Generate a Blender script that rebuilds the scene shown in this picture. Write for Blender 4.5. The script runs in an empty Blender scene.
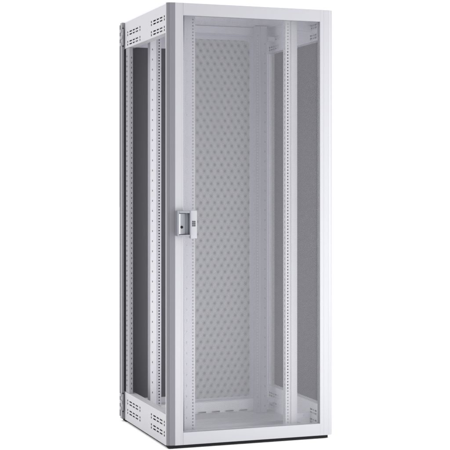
import bpy, bmesh, math, random
from mathutils import Vector, Matrix
random.seed(4)
sc = bpy.context.scene
C = sc.collection
W, D, H = 0.81, 0.80, 2.0          # cabinet, metres (front face y=0, rear y=D)

# ------------------------------------------------------------------ materials
def nodes(name):
    m = bpy.data.materials.new(name); m.use_nodes = True
    nt = m.node_tree; return m, nt, nt.nodes['Principled BSDF']

def paint(name, col, rough=0.45, bump=0.04, metal=0.0, var=0.04, scale=900.0):
    """powder coat: fine orange-peel bump and a faint unevenness of tone"""
    m, nt, b = nodes(name)
    tc = nt.nodes.new('ShaderNodeTexCoord')
    n1 = nt.nodes.new('ShaderNodeTexNoise'); n1.inputs['Scale'].default_value = scale
    n1.inputs['Detail'].default_value = 2
    nt.links.new(tc.outputs['Object'], n1.inputs['Vector'])
    bp = nt.nodes.new('ShaderNodeBump'); bp.inputs['Strength'].default_value = bump
    bp.inputs['Distance'].default_value = 0.0005
    nt.links.new(n1.outputs['Fac'], bp.inputs['Height'])
    nt.links.new(bp.outputs['Normal'], b.inputs['Normal'])
    n2 = nt.nodes.new('ShaderNodeTexNoise'); n2.inputs['Scale'].default_value = 3.0
    n2.inputs['Detail'].default_value = 5
    nt.links.new(tc.outputs['Object'], n2.inputs['Vector'])
    mx = nt.nodes.new('ShaderNodeMix'); mx.data_type = 'RGBA'
    mx.inputs[6].default_value = (*[c * (1 - var) for c in col], 1)
    mx.inputs[7].default_value = (*[c * (1 + var) for c in col], 1)
    nt.links.new(n2.outputs['Fac'], mx.inputs[0])
    nt.links.new(mx.outputs[2], b.inputs['Base Color'])
    mr = nt.nodes.new('ShaderNodeMapRange')
    mr.inputs['To Min'].default_value = rough - 0.06; mr.inputs['To Max'].default_value = rough + 0.06
    nt.links.new(n2.outputs['Fac'], mr.inputs['Value'])
    nt.links.new(mr.outputs[0], b.inputs['Roughness'])
    b.inputs['Metallic'].default_value = metal
    return m

def perforated(name, col, pitch, hole_r, rough=0.45):
    """sheet metal with round holes in a staggered (60 degree) pattern, in object x-z"""
    m = paint(name, col, rough)
    nt = m.node_tree; N = nt.nodes; L = nt.links
    b = N['Principled BSDF']; out = N['Material Output']
    tc = N.new('ShaderNodeTexCoord'); sp = N.new('ShaderNodeSeparateXYZ')
    L.new(tc.outputs['Object'], sp.inputs[0])
    def math_(op, a, bb=None, v=None):
        n = N.new('ShaderNodeMath'); n.operation = op
        L.new(a, n.inputs[0])
        if bb is not None: L.new(bb, n.inputs[1])
        if v is not None: n.inputs[1].default_value = v
        return n.outputs[0]
    py = pitch * math.sqrt(3)
    def dist(off):
        fx = math_('MULTIPLY', math_('SUBTRACT', math_('FRACT', math_('ADD', math_('DIVIDE', sp.outputs[0], v=pitch), v=off)), v=0.5), v=pitch)
        fz = math_('MULTIPLY', math_('SUBTRACT', math_('FRACT', math_('ADD', math_('DIVIDE', sp.outputs[2], v=py), v=off)), v=0.5), v=py)
        return math_('ADD', math_('MULTIPLY', fx, fx), math_('MULTIPLY', fz, fz))
    d = math_('MINIMUM', dist(0.0), dist(0.5))
    hole = math_('LESS_THAN', d, v=hole_r ** 2)
    tr = N.new('ShaderNodeBsdfTransparent'); ms = N.new('ShaderNodeMixShader')
    L.new(hole, ms.inputs[0]); L.new(b.outputs[0], ms.inputs[1]); L.new(tr.outputs[0], ms.inputs[2])
    L.new(ms.outputs[0], out.inputs['Surface'])
    return m

M = dict(
    coat=paint('powder_coat', (0.40, 0.40, 0.42)),
    door=paint('door_coat', (0.280, 0.280, 0.302), 0.42),
    rail=paint('galvanised_rail', (0.42, 0.415, 0.465), 0.4, metal=0.1),
    trim=paint('trim_shade_grey', (0.130, 0.128, 0.146), 0.4, metal=0.1),  # shade of the chamfered door edge is put into this grey
    inner=paint('inner_coat_lit', (0.60, 0.595, 0.665), 0.5),  # lighter copy of the coat, bounce light inside put into the colour
    shell=paint('frame_coat_lit', (0.80, 0.80, 0.83), 0.45),  # lightest copy of the coat, brightness of the lower frame painted in
    zinc=paint('bright_zinc', (0.56, 0.56, 0.59), 0.4),
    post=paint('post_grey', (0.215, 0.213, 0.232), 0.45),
    floor=paint('base_plate_coat', (0.42, 0.42, 0.45), 0.5),
    dark=paint('backdrop_grey', (0.090, 0.088, 0.102), 0.6, var=0.06),  # grey of the dim backdrop, for the added rear sheet
    panel=paint('backdrop_grey_side', (0.040, 0.039, 0.045), 0.6, var=0.06),  # backdrop grey darkened further to offset light reaching the right side
    black=paint('black_rubber', (0.006, 0.006, 0.007), 0.8),
    handle=paint('handle_grey', (0.17, 0.175, 0.20), 0.35),
    lever=paint('handle_lever_coat', (0.15, 0.157, 0.175), 0.35),
    steel=paint('screw_zinc', (0.55, 0.55, 0.57), 0.3, metal=0.9),
    mark=paint('mark_print', (0.035, 0.035, 0.045), 0.6),
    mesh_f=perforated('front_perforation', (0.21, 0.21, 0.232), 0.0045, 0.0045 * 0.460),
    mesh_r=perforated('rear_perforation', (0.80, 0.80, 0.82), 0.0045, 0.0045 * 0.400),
)

M['black'].node_tree.nodes['Principled BSDF'].inputs['Specular IOR Level'].default_value = 0.15

# ------------------------------------------------------------------ builders
def obj(name, bm, mats, parent=None, bevel=0.0, label=None):
    me = bpy.data.meshes.new(name)
    bmesh.ops.recalc_face_normals(bm, faces=bm.faces)
    bm.to_mesh(me); bm.free()
    for m in (mats if isinstance(mats, (list, tuple)) else [mats]): me.materials.append(m)
    o = bpy.data.objects.new(name, me); C.objects.link(o)
    if parent: o.parent = parent
    if bevel:
        md = o.modifiers.new('edges', 'BEVEL'); md.width = bevel; md.segments = 3
        md.limit_method = 'ANGLE'; md.angle_limit = math.radians(30)
        for p in me.polygons: p.use_smooth = True
        wn = o.modifiers.new('wn', 'WEIGHTED_NORMAL'); wn.keep_sharp = True
    if label: o['label'] = label
    return o

def box(bm, x0, y0, z0, x1, y1, z1, mat=0):
    vs = [bm.verts.new(p) for p in ((x0,y0,z0),(x1,y0,z0),(x1,y1,z0),(x0,y1,z0),(x0,y0,z1),(x1,y0,z1),(x1,y1,z1),(x0,y1,z1))]
    for f in ((3,2,1,0),(4,5,6,7),(0,1,5,4),(1,2,6,5),(2,3,7,6),(3,0,4,7)):
        bm.faces.new([vs[i] for i in f]).material_index = mat
    return bm

def prism(bm, poly, z0, z1, mat=0):
    """polygon in x-y extruded along z"""
    a = [bm.verts.new((x, y, z0)) for x, y in poly]; b = [bm.verts.new((x, y, z1)) for x, y in poly]
    n = len(poly)
    bm.faces.new(a[::-1]).material_index = mat; bm.faces.new(b).material_index = mat
    for i in range(n): bm.faces.new((a[i], a[(i+1) % n], b[(i+1) % n], b[i])).material_index = mat
    return bm

def cyl(bm, c, r, axis, length, n=20, mat=0):
    ax = Vector(axis).normalized()
    u = ax.orthogonal().normalized(); v = ax.cross(u)
    c = Vector(c)
    a = [bm.verts.new(c + u*r*math.cos(2*math.pi*i/n) + v*r*math.sin(2*math.pi*i/n)) for i in range(n)]
    b = [bm.verts.new(p.co + ax*length) for p in a]
    bm.faces.new(a[::-1]).material_index = mat; bm.faces.new(b).material_index = mat
    for i in range(n): bm.faces.new((a[i], a[(i+1) % n], b[(i+1) % n], b[i])).material_index = mat
    return bm

def punched(bm, u0, v0, u1, v1, holes, t, f, mat=0):
    """plate in (u,v) with rectangular holes, thickness t; f maps (u,v,w) to a point"""
    r6 = lambda q: round(q, 6)
    us = sorted({r6(u0), r6(u1), *[r6(h[0]) for h in holes], *[r6(h[2]) for h in holes]})
    vs = sorted({r6(v0), r6(v1), *[r6(h[1]) for h in holes], *[r6(h[3]) for h in holes]})
    ui = {q: i for i, q in enumerate(us)}; vi = {q: i for i, q in enumerate(vs)}
    cut = set()
    for a, b, c, d in holes:
        for i in range(ui[r6(a)], ui[r6(c)]):
            for j in range(vi[r6(b)], vi[r6(d)]): cut.add((i, j))
    cells = [(i, j) for i in range(len(us)-1) for j in range(len(vs)-1) if (i, j) not in cut]
    cs = set(cells); cache = {}
    def V(i, j, k):
        if (i, j, k) not in cache: cache[(i, j, k)] = bm.verts.new(f(us[i], vs[j], k*t))
        return cache[(i, j, k)]
    for i, j in cells:
        for q in (((i,j,0),(i,j+1,0),(i+1,j+1,0),(i+1,j,0)), ((i,j,1),(i+1,j,1),(i+1,j+1,1),(i,j+1,1))):
            bm.faces.new([V(*p) for p in q]).material_index = mat
        for (di, dj), (a, b) in (((-1,0),((i,j),(i,j+1))), ((1,0),((i+1,j),(i+1,j+1))), ((0,-1),((i,j),(i+1,j))), ((0,1),((i,j+1),(i+1,j+1)))):
            if (i+di, j+dj) not in cs:
                bm.faces.new((V(*a,0), V(*b,0), V(*b,1), V(*a,1))).material_index = mat
    return bm

# ------------------------------------------------------------------ cabinet
cab = bpy.data.objects.new('server_cabinet', None); C.objects.link(cab)
cab.empty_display_size = 0.3
cab['label'] = 'tall light grey network cabinet with perforated front door and open left side'
cab['category'] = 'server cabinet'

# --- side rails (four box rails with slotted faces, top and bottom of both sides)
def slot_holes(y_groups, z_lines):
    hs = []
    for ya, yb in y_groups:
        L = yb - ya
        # each line: square, slot, slot, slot, square
        seg = [(0, .016), (.17*L, .36*L), (.42*L, .58*L), (.64*L, .83*L), (L-.016, L)]
        for k, z in enumerate(z_lines):
            for n, (a, b) in enumerate(seg):
                h = .0048 if n in (0, 4) else .0034
                hs.append((ya+a, z-h, ya+b, z+h))
    # all holes of a line share the two z breaks of their own kind
    return hs
def side_rail(x_out, x_in, z0, z1, zl, m='coat'):
    bm = bmesh.new()
    s = 1 if x_in > x_out else -1
    t = .002
    y0, y1 = .034, .735
    g = ((.05, .275), (.455, .695))
    hl = slot_holes(g, zl)
    punched(bm, y0, z0, y1, z1, hl, s*t, lambda u, v, w: (x_out + w, u, v))
    punched(bm, y0, z0, y1, z1, slot_holes(((.085, .165), (.57, .70)), zl), -s*t, lambda u, v, w: (x_in + w, u, v))
    xa, xb = sorted((x_out + s*t, x_in - s*t))
    box(bm, xa, y0, z0 , xb, y1, z0 + t)
    box(bm, xa, y0, z1 - t, xb, y1, z1)
    box(bm, xa, y0, z0 + t, xb, y0 + t, z1 - t)
    box(bm, xa, y1 - t, z0 + t, xb, y1, z1 - t)
    return obj('side_rail', bm, M[m], cab)
ztop = (1.943, 1.929, 1.895, 1.881); zbot = (.103, .088, .056, .041)
side_rail(.001, .040, 1.866, 1.996, ztop)
side_rail(.001, .040, .000, .140, zbot)
side_rail(W-.010, W-.045, 1.866, 1.996, ztop, 'inner')
side_rail(W-.010, W-.045, .000, .140, zbot, 'shell')

# --- corner posts
def post(x0, x1, y0, y1, m='post'):
    bm = bmesh.new(); t = .002
    za, zb = .1405, 1.8655
    n = int((zb - za - .04) / .025)
    hs = [(x0 + (x1-x0)*.55, za+.02+k*.025, x0 + (x1-x0)*.72, za+.02+k*.025+.009) for k in range(n)]
    punched(bm, x0, za, x1, zb, hs, t, lambda u, v, w: (u, y0 + w, v))
    ya, yb = y0 + t, y1
    hs = [(ya + (yb-ya)*.62, za+.03+k*.025, ya + (yb-ya)*.80, za+.03+k*.025+.009) for k in range(n)]
    punched(bm, ya, za, yb, zb, hs, t, lambda u, v, w: (x0 + w, u, v))
    hs = [(ya + (yb-ya)*.35, za+.03+k*.025, ya + (yb-ya)*.55, za+.03+k*.025+.009) for k in range(n)]
    punched(bm, ya, za, yb, zb, hs, -t, lambda u, v, w: (x1 + w, u, v))
    box(bm, x0 + t, y1 - t, za, x1 - t, y1, zb)
    return obj('corner_post', bm, M[m], cab)
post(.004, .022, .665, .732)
post(W-.026, W-.012, .705, .732, 'zinc')
post(.004, .020, .034, .048, 'coat')
post(W-.022, W-.012, .036, .050, 'coat')

# --- cross rails front and rear (top and bottom)
def cross(y0, y1, z0, z1, mat='inner', slots=None):
    bm = bmesh.new(); x0, x1 = .041, W-.046
    t = .002
    hs = []
    if slots:
        k = x0 + .03
        while k + .05 < x1:
            hs.append((k, slots-.004, k+.045, slots+.004)); k += .075
    punched(bm, x0, z0, x1, z1, hs, t, lambda u, v, w: (u, y0 + w, v))
    punched(bm, x0, z0, x1, z1, [], -t, lambda u, v, w: (u, y1 + w, v))
    box(bm, x0, y0+t, z1-t, x1, y1-t, z1); box(bm, x0, y0+t, z0, x1, y1-t, z0+t)
    return obj('cross_rail', bm, M[mat], cab)
cross(.036, .075, 1.952, 1.994)
cross(.036, .075, .004, .052, 'shell', .030)
cross(.690, .730, 1.958, 1.994, 'inner')
cross(.690, .730, .004, .070, 'shell', .020)

# --- base plate with a cable opening lip, roof plate
bm = bmesh.new()
hs = []
for k in range(6):
    hs.append((.12 + k*.10, .095, .175 + k*.10, .107)); hs.append((.12 + k*.10, .662, .175 + k*.10, .674))
punched(bm, .041, .076, W-.046, .689, hs, .003, lambda u, v, w: (u, v, .012 + w))
box(bm, .12, .30, .0152, .69, .304, .028); box(bm, .12, .46, .0152, .69, .464, .028)
obj('base_plate', bm, M['floor'], cab)
bm = bmesh.new(); box(bm, .003, .036, 1.9965, W-.003, .752, 2.004)
for k in range(4): box(bm, .20, .20 + k*.13, 2.0042, .61, .215 + k*.13, 2.008)
obj('roof_plate', bm, M['inner'], cab, .001)

# --- nineteen-inch mounting rails: outer plate, stepped face with square cage-nut holes
def mounting_rail(xa, xb, y, mirror=False, za=.017, zb=1.992, m='rail', face='rail', plain=False):
    """xb is the inner edge (towards the middle), carrying the ladder of square holes"""
    s = 1 if xb > xa else -1
    bm = bmesh.new(); t = .002; pitch = .0148
    n = int((zb - za - .06) / pitch)
    w = abs(xb - xa)
    F = lambda u, v, ww: (xa + s*u, y + ww, v)
    hs = [(w-.0145, za+.03+k*pitch, w-.0075, za+.03+k*pitch+.0070) for k in range(n)]
    punched(bm, w-.026, za, w, zb, hs, t, F)                              # ladder face
    hs = [] if plain else [(.009, za+.03+k*.05, .0125, za+.03+k*.05+.009) for k in range(int((zb-za-.06)/.05))]
    punched(bm, 0, za, w-.028, zb, hs, t, lambda u, v, ww: (xa + s*u, y - .006 + ww, v), 1)   # raised face
    x0, x1 = sorted((xa + s*(w-.028), xa + s*(w-.026)))
    box(bm, x0, y-.006, za, x1, y+t, zb)                                  # step between the faces
    x0, x1 = sorted((xa, xa + s*t)); box(bm, x0, y-.004, za, x1, y+.040, zb)
    hs = [(y+.012, za+.03+k*.025, y+.020, za+.03+k*.025+.012) for k in range(int((zb-za-.06)/.025))]
    punched(bm, y+t, za, y+.034, zb, hs, t, lambda u, v, ww: (xb - s*(.001) - s*ww, u, v))  # inner return flange
    return obj('mounting_rail', bm, [M[m], M[face]], cab)
mounting_rail(.118, .172, .130)
mounting_rail(.682, .625, .130, m='zinc', face='zinc', plain=True)
mounting_rail(.092, .150, .600, face='zinc')
mounting_rail(.712, .652, .600)

# --- depth brackets that carry the mounting rails
for z in (.075, 1.930):
    for xa, xb in ((.0462, .1165), (.6915, .764)):
        for y in (.148, .618):
            bm = bmesh.new(); box(bm, xa, y, z-.012, xb, y+.003, z+.012); box(bm, xa, y+.0032, z-.012, xb, y+.024, z-.010)
            cyl(bm, ((xa+xb)/2, y-.002, z), .005, (0, -1, 0), .003)
            obj('rail_bracket', bm, M['inner'], cab)

# --- dark sheet added for the dim backdrop beyond the open right side
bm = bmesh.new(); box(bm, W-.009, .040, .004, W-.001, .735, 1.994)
obj('side_backdrop', bm, M['panel'], cab, .001, label='dark sheet added for the dim backdrop beyond the open right side')

# --- rear door: light perforated leaf, dark sheet added behind to hide the white backdrop
rd = bpy.data.objects.new('rear_door', None); C.objects.link(rd); rd.parent = cab
bm = bmesh.new(); box(bm, -.010, .7560, .0, .020, .790, 2.0, 1); box(bm, W-.021, .756, .0, W, .790, 2.0)
box(bm, .0202, .757, 1.955, W-.0212, .789, 1.999); box(bm, .0202, .757, .001, W-.0212, .789, .07)
obj('door_frame', bm, [M['inner'], M['post']], rd, .0015)
bm = bmesh.new(); box(bm, .0005, .7358, .142, .018, .7555, 1.864); obj('seal_and_gap_shade', bm, M['black'], rd)  # black strip painting in the dark gap between post and rear door
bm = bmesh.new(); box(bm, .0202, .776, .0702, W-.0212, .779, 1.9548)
obj('dark_backing', bm, M['dark'], rd)
bm = bmesh.new(); zl0, zl1 = .0702, 1.9546
box(bm, .29, .7600, zl0, .340, .7740, zl1); box(bm, .684, .7600, zl0, W-.0214, .7740, zl1)
box(bm, .3402, .7602, 1.935, .6838, .7738, 1.9544); box(bm, .3402, .7602, .0704, .6838, .7738, .078)
box(bm, .0206, .7602, 1.878, .2898, .7738, 1.9544); box(bm, .0206, .7602, .0704, .2898, .7738, .098)
for sx, xc in ((1, .3402), (-1, .6838)):          # rounded corners of the perforated opening
    R = .030
    pts = [(0, 0)] + [(R - R*math.sin(a*math.pi/16), R - R*math.cos(a*math.pi/16)) for a in range(9)]
    for sz, zc in ((-1, 1.9349),):
        a = [bm.verts.new((xc + sx*p, .7606, zc + sz*q)) for p, q in pts]; b = [bm.verts.new((xc + sx*p, .7700, zc + sz*q)) for p, q in pts]
        bm.faces.new(a); bm.faces.new(b[::-1])
        for k in range(len(pts)): bm.faces.new((a[k], a[(k+1) % len(pts)], b[(k+1) % len(pts)], b[k]))
obj('leaf_frame', bm, M['inner'], rd, .001)
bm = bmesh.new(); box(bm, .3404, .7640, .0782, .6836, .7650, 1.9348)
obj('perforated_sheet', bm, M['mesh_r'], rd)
bm = bmesh.new(); box(bm, -.0120, .7905, .010, .006, .793, 1.99); box(bm, W-.006, .7905, .010, W+.006, .797, 1.86)
obj('seal_and_gap_shade', bm, M['black'], rd)
for z in (1.925, .085):
    bm = bmesh.new()
    box(bm, -.0125, .757, z-.042, -.0102, .789, z-.026); box(bm, -.0125, .757, z+.026, -.0102, .789, z+.042)
    box(bm, -.0135, .742, z-.008, -.0102, .789, z+.008)
    cyl(bm, (-.0065, .7490, z-.042), .0052, (0, 0, 1), .084)
    obj('hinge', bm, M['post'], rd, .0006)
    bm = bmesh.new(); cyl(bm, (-.0065, .7490, z-.047), .0036, (0, 0, 1), .094)
    obj('hinge_pin', bm, M['black'], rd)

# --- front door
fd = bpy.data.objects.new('front_door', None); C.objects.link(fd); fd.parent = cab
zb, zt = .004, 2.0
bm = bmesh.new()
def stile(x0, x1, bev_left):
    # vertical extrusion with shallow grooves along its face
    if bev_left:   # left stile, its chamfered outer edge is a separate trim
        poly = [(.0345,.0), (.0600,.0), (.0612,.0006), (.0623,.0006), (.0635,.0), (.071,.0), (.0725,.0015), (.0725,.030), (.0345,.030)]
    else:
        a = W - .064
        poly = [(a,.0004), (a+.0004,.0), (a+.016,.0), (a+.0175,.0006), (a+.0185,.0006), (a+.020,.0),
                (a+.040,.0), (a+.0415,.0006), (a+.0425,.0006), (a+.044,.0001), (W-.008,.002), (W+.002,.012), (W+.002,.032), (a,.030)]
    prism(bm, poly, zb, zt)
stile(0, 0, True); stile(0, 0, False)
xa, xb = .0725, W-.0640
for z0, z1 in ((zb, .0595), (1.9445, zt)):
    prof = [(0.0002, z0), (0.0002, z1-.0008), (.0010, z1), (.030, z1), (.030, z0)]
    a = [bm.verts.new((xa, y, z)) for y, z in prof]; b = [bm.verts.new((xb, y, z)) for y, z in prof]
    bm.faces.new(a); bm.faces.new(b[::-1])
    for i in range(5): bm.faces.new((a[i], b[i], b[(i+1) % 5], a[(i+1) % 5]))
obj('door_frame', bm, M['door'], fd)
bm = bmesh.new()
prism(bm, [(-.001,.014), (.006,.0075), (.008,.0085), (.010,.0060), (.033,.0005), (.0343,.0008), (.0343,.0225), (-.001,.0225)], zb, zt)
obj('edge_trim', bm, M['trim'], fd, 0, label='bevelled strip along the handle edge, shade put into its grey')
bm = bmesh.new(); box(bm, -.0005, .0227, zb, .0343, .032, zt)
obj('edge_strip', bm, M['coat'], fd)
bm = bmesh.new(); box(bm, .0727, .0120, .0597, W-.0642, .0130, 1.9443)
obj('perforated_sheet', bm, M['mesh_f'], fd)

# handle housing, lever, lock, and the pale plate beside it
hx0, hx1, hz0, hz1 = .036, .101, .948, 1.062
bm = bmesh.new()
yF = -.030
box(bm, hx0, yF, hz0, hx0+.008, -.0003, hz1); box(bm, hx1-.006, yF, hz0, hx1, -.0003, hz1)
box(bm, hx0+.0082, yF, hz1-.011, hx1-.0062, -.0003, hz1); box(bm, hx0+.0082, yF, hz0, hx1-.0062, -.0003, hz0+.006)
box(bm, hx0+.0082, -.008, hz0+.0062, hx1-.0062, -.0004, hz1-.0112)
h = obj('handle', bm, M['handle'], fd, .0018)
bm = bmesh.new()
prism(bm, [(hx0+.009,-.0083), (hx0+.009,-.021), (hx0+.013,-.025), (hx0+.020,-.0255), (hx0+.026,-.022), (hx0+.044,-.012), (hx0+.048,-.0083)], hz0+.008, hz1-.013)
box(bm, hx0+.0092, -.0268, hz0+.0085, hx0+.0145, -.0215, hz1-.0135, 1)
obj('handle_lever', bm, [M['lever'], M['zinc']], fd, .001)
bm = bmesh.new(); cyl(bm, (hx0+.0215, -.0255, .988), .0062, (0, -1, 0), .0022, 28); cyl(bm, (hx0+.0215, -.0278, .988), .0028, (0, -1, 0), .0008, 16)
obj('lock', bm, M['black'], fd)
bm = bmesh.new(); box(bm, .1035, -.014, .936, .134, .0115, 1.062)
obj('latch_plate', bm, M['door'], fd, .0018)
bm = bmesh.new()
for i in range(2):
    for j in range(3):
        box(bm, .1105+i*.0085, -.0150, .9905+j*.0088, .1175+i*.0085, -.0142, .9978+j*.0088)
obj('emblem', bm, M['mark'], fd)

# hinges of the front door on its right edge
for z in (.25, 1.0, 1.75):
    bm = bmesh.new(); box(bm, W-.020, .0325, z-.03, W-.002, .039, z+.03); obj('hinge', bm, M['trim'], fd, .0008)

# --- black base strip, also put in for the shaded gap below door and frame
bm = bmesh.new()
box(bm, .006, .006, -.0095, W-.022, .034, .0032)
box(bm, .010, .0345, -.0095, W-.012, .735, -.0005)
box(bm, .003, .7355, -.0095, W-.003, .790, -.0005)
obj('base_strip_and_shade', bm, M['black'], cab, .001)
for x in (.07, W-.07):
    for y in (.09, .69):
        bm = bmesh.new(); cyl(bm, (x, y, -.0118), .022, (0, 0, 1), .0022, 28); obj('levelling_foot', bm, M['black'], cab)

# ------------------------------------------------------------------ ground
bm = bmesh.new(); g = 80
vs = [bm.verts.new(p) for p in ((-g,-g,-.012), (g,-g,-.012), (g,g,-.012), (-g,g,-.012))]; bm.faces.new(vs)
gr = obj('ground', bm, paint('white_sweep', (.93, .93, .93), .8, var=.005), None)
gr['kind'] = 'structure'

# ------------------------------------------------------------------ studio light
w = bpy.data.worlds.new('World'); sc.world = w; w.use_nodes = True
nt = w.node_tree; bg = nt.nodes['Background']
tc = nt.nodes.new('ShaderNodeTexCoord'); sp = nt.nodes.new('ShaderNodeSeparateXYZ'); mr = nt.nodes.new('ShaderNodeMapRange')
nt.links.new(tc.outputs['Generated'], sp.inputs[0]); nt.links.new(sp.outputs[2], mr.inputs['Value'])
mr.inputs['From Min'].default_value = 0.15; mr.inputs['From Max'].default_value = 0.9
mr.inputs['To Min'].default_value = 1.08; mr.inputs['To Max'].default_value = 2.2
nt.links.new(mr.outputs[0], bg.inputs['Strength']); bg.inputs['Color'].default_value = (1, 1, 1, 1)

def softbox(name, loc, tgt, sx, sy, e):
    l = bpy.data.lights.new(name, 'AREA'); l.shape = 'RECTANGLE'; l.size = sx; l.size_y = sy; l.energy = e
    o = bpy.data.objects.new(name, l); C.objects.link(o); o.location = loc
    o.rotation_euler = (Vector(tgt) - Vector(loc)).to_track_quat('-Z', 'Y').to_euler()
softbox('softbox_right', (2.2, -1.7, 1.25), (.8, .1, 1.2), 1.0, 1.9, 44)
softbox('softbox_low', (.9, -1.7, .22), (.45, .6, .15), .9, .4, 14)

# ------------------------------------------------------------------ camera
cam = bpy.data.cameras.new('camera'); co = bpy.data.objects.new('camera', cam); C.objects.link(co)
th = math.radians(19.6)
co.location = (-1.70, -5.54, 1.155)
co.rotation_euler = (math.radians(90), 0, -th)
cam.sensor_width = 36; cam.lens = 36 * 1288 / 450
cam.shift_y = -35 / 450
cam.clip_end = 500
sc.camera = co
sc.view_settings.view_transform = 'Standard'; sc.view_settings.look = 'None'
sc.view_settings.exposure = 0; sc.view_settings.gamma = 1
sc.cycles.transparent_max_bounces = 32
sc.cycles.max_bounces = 10
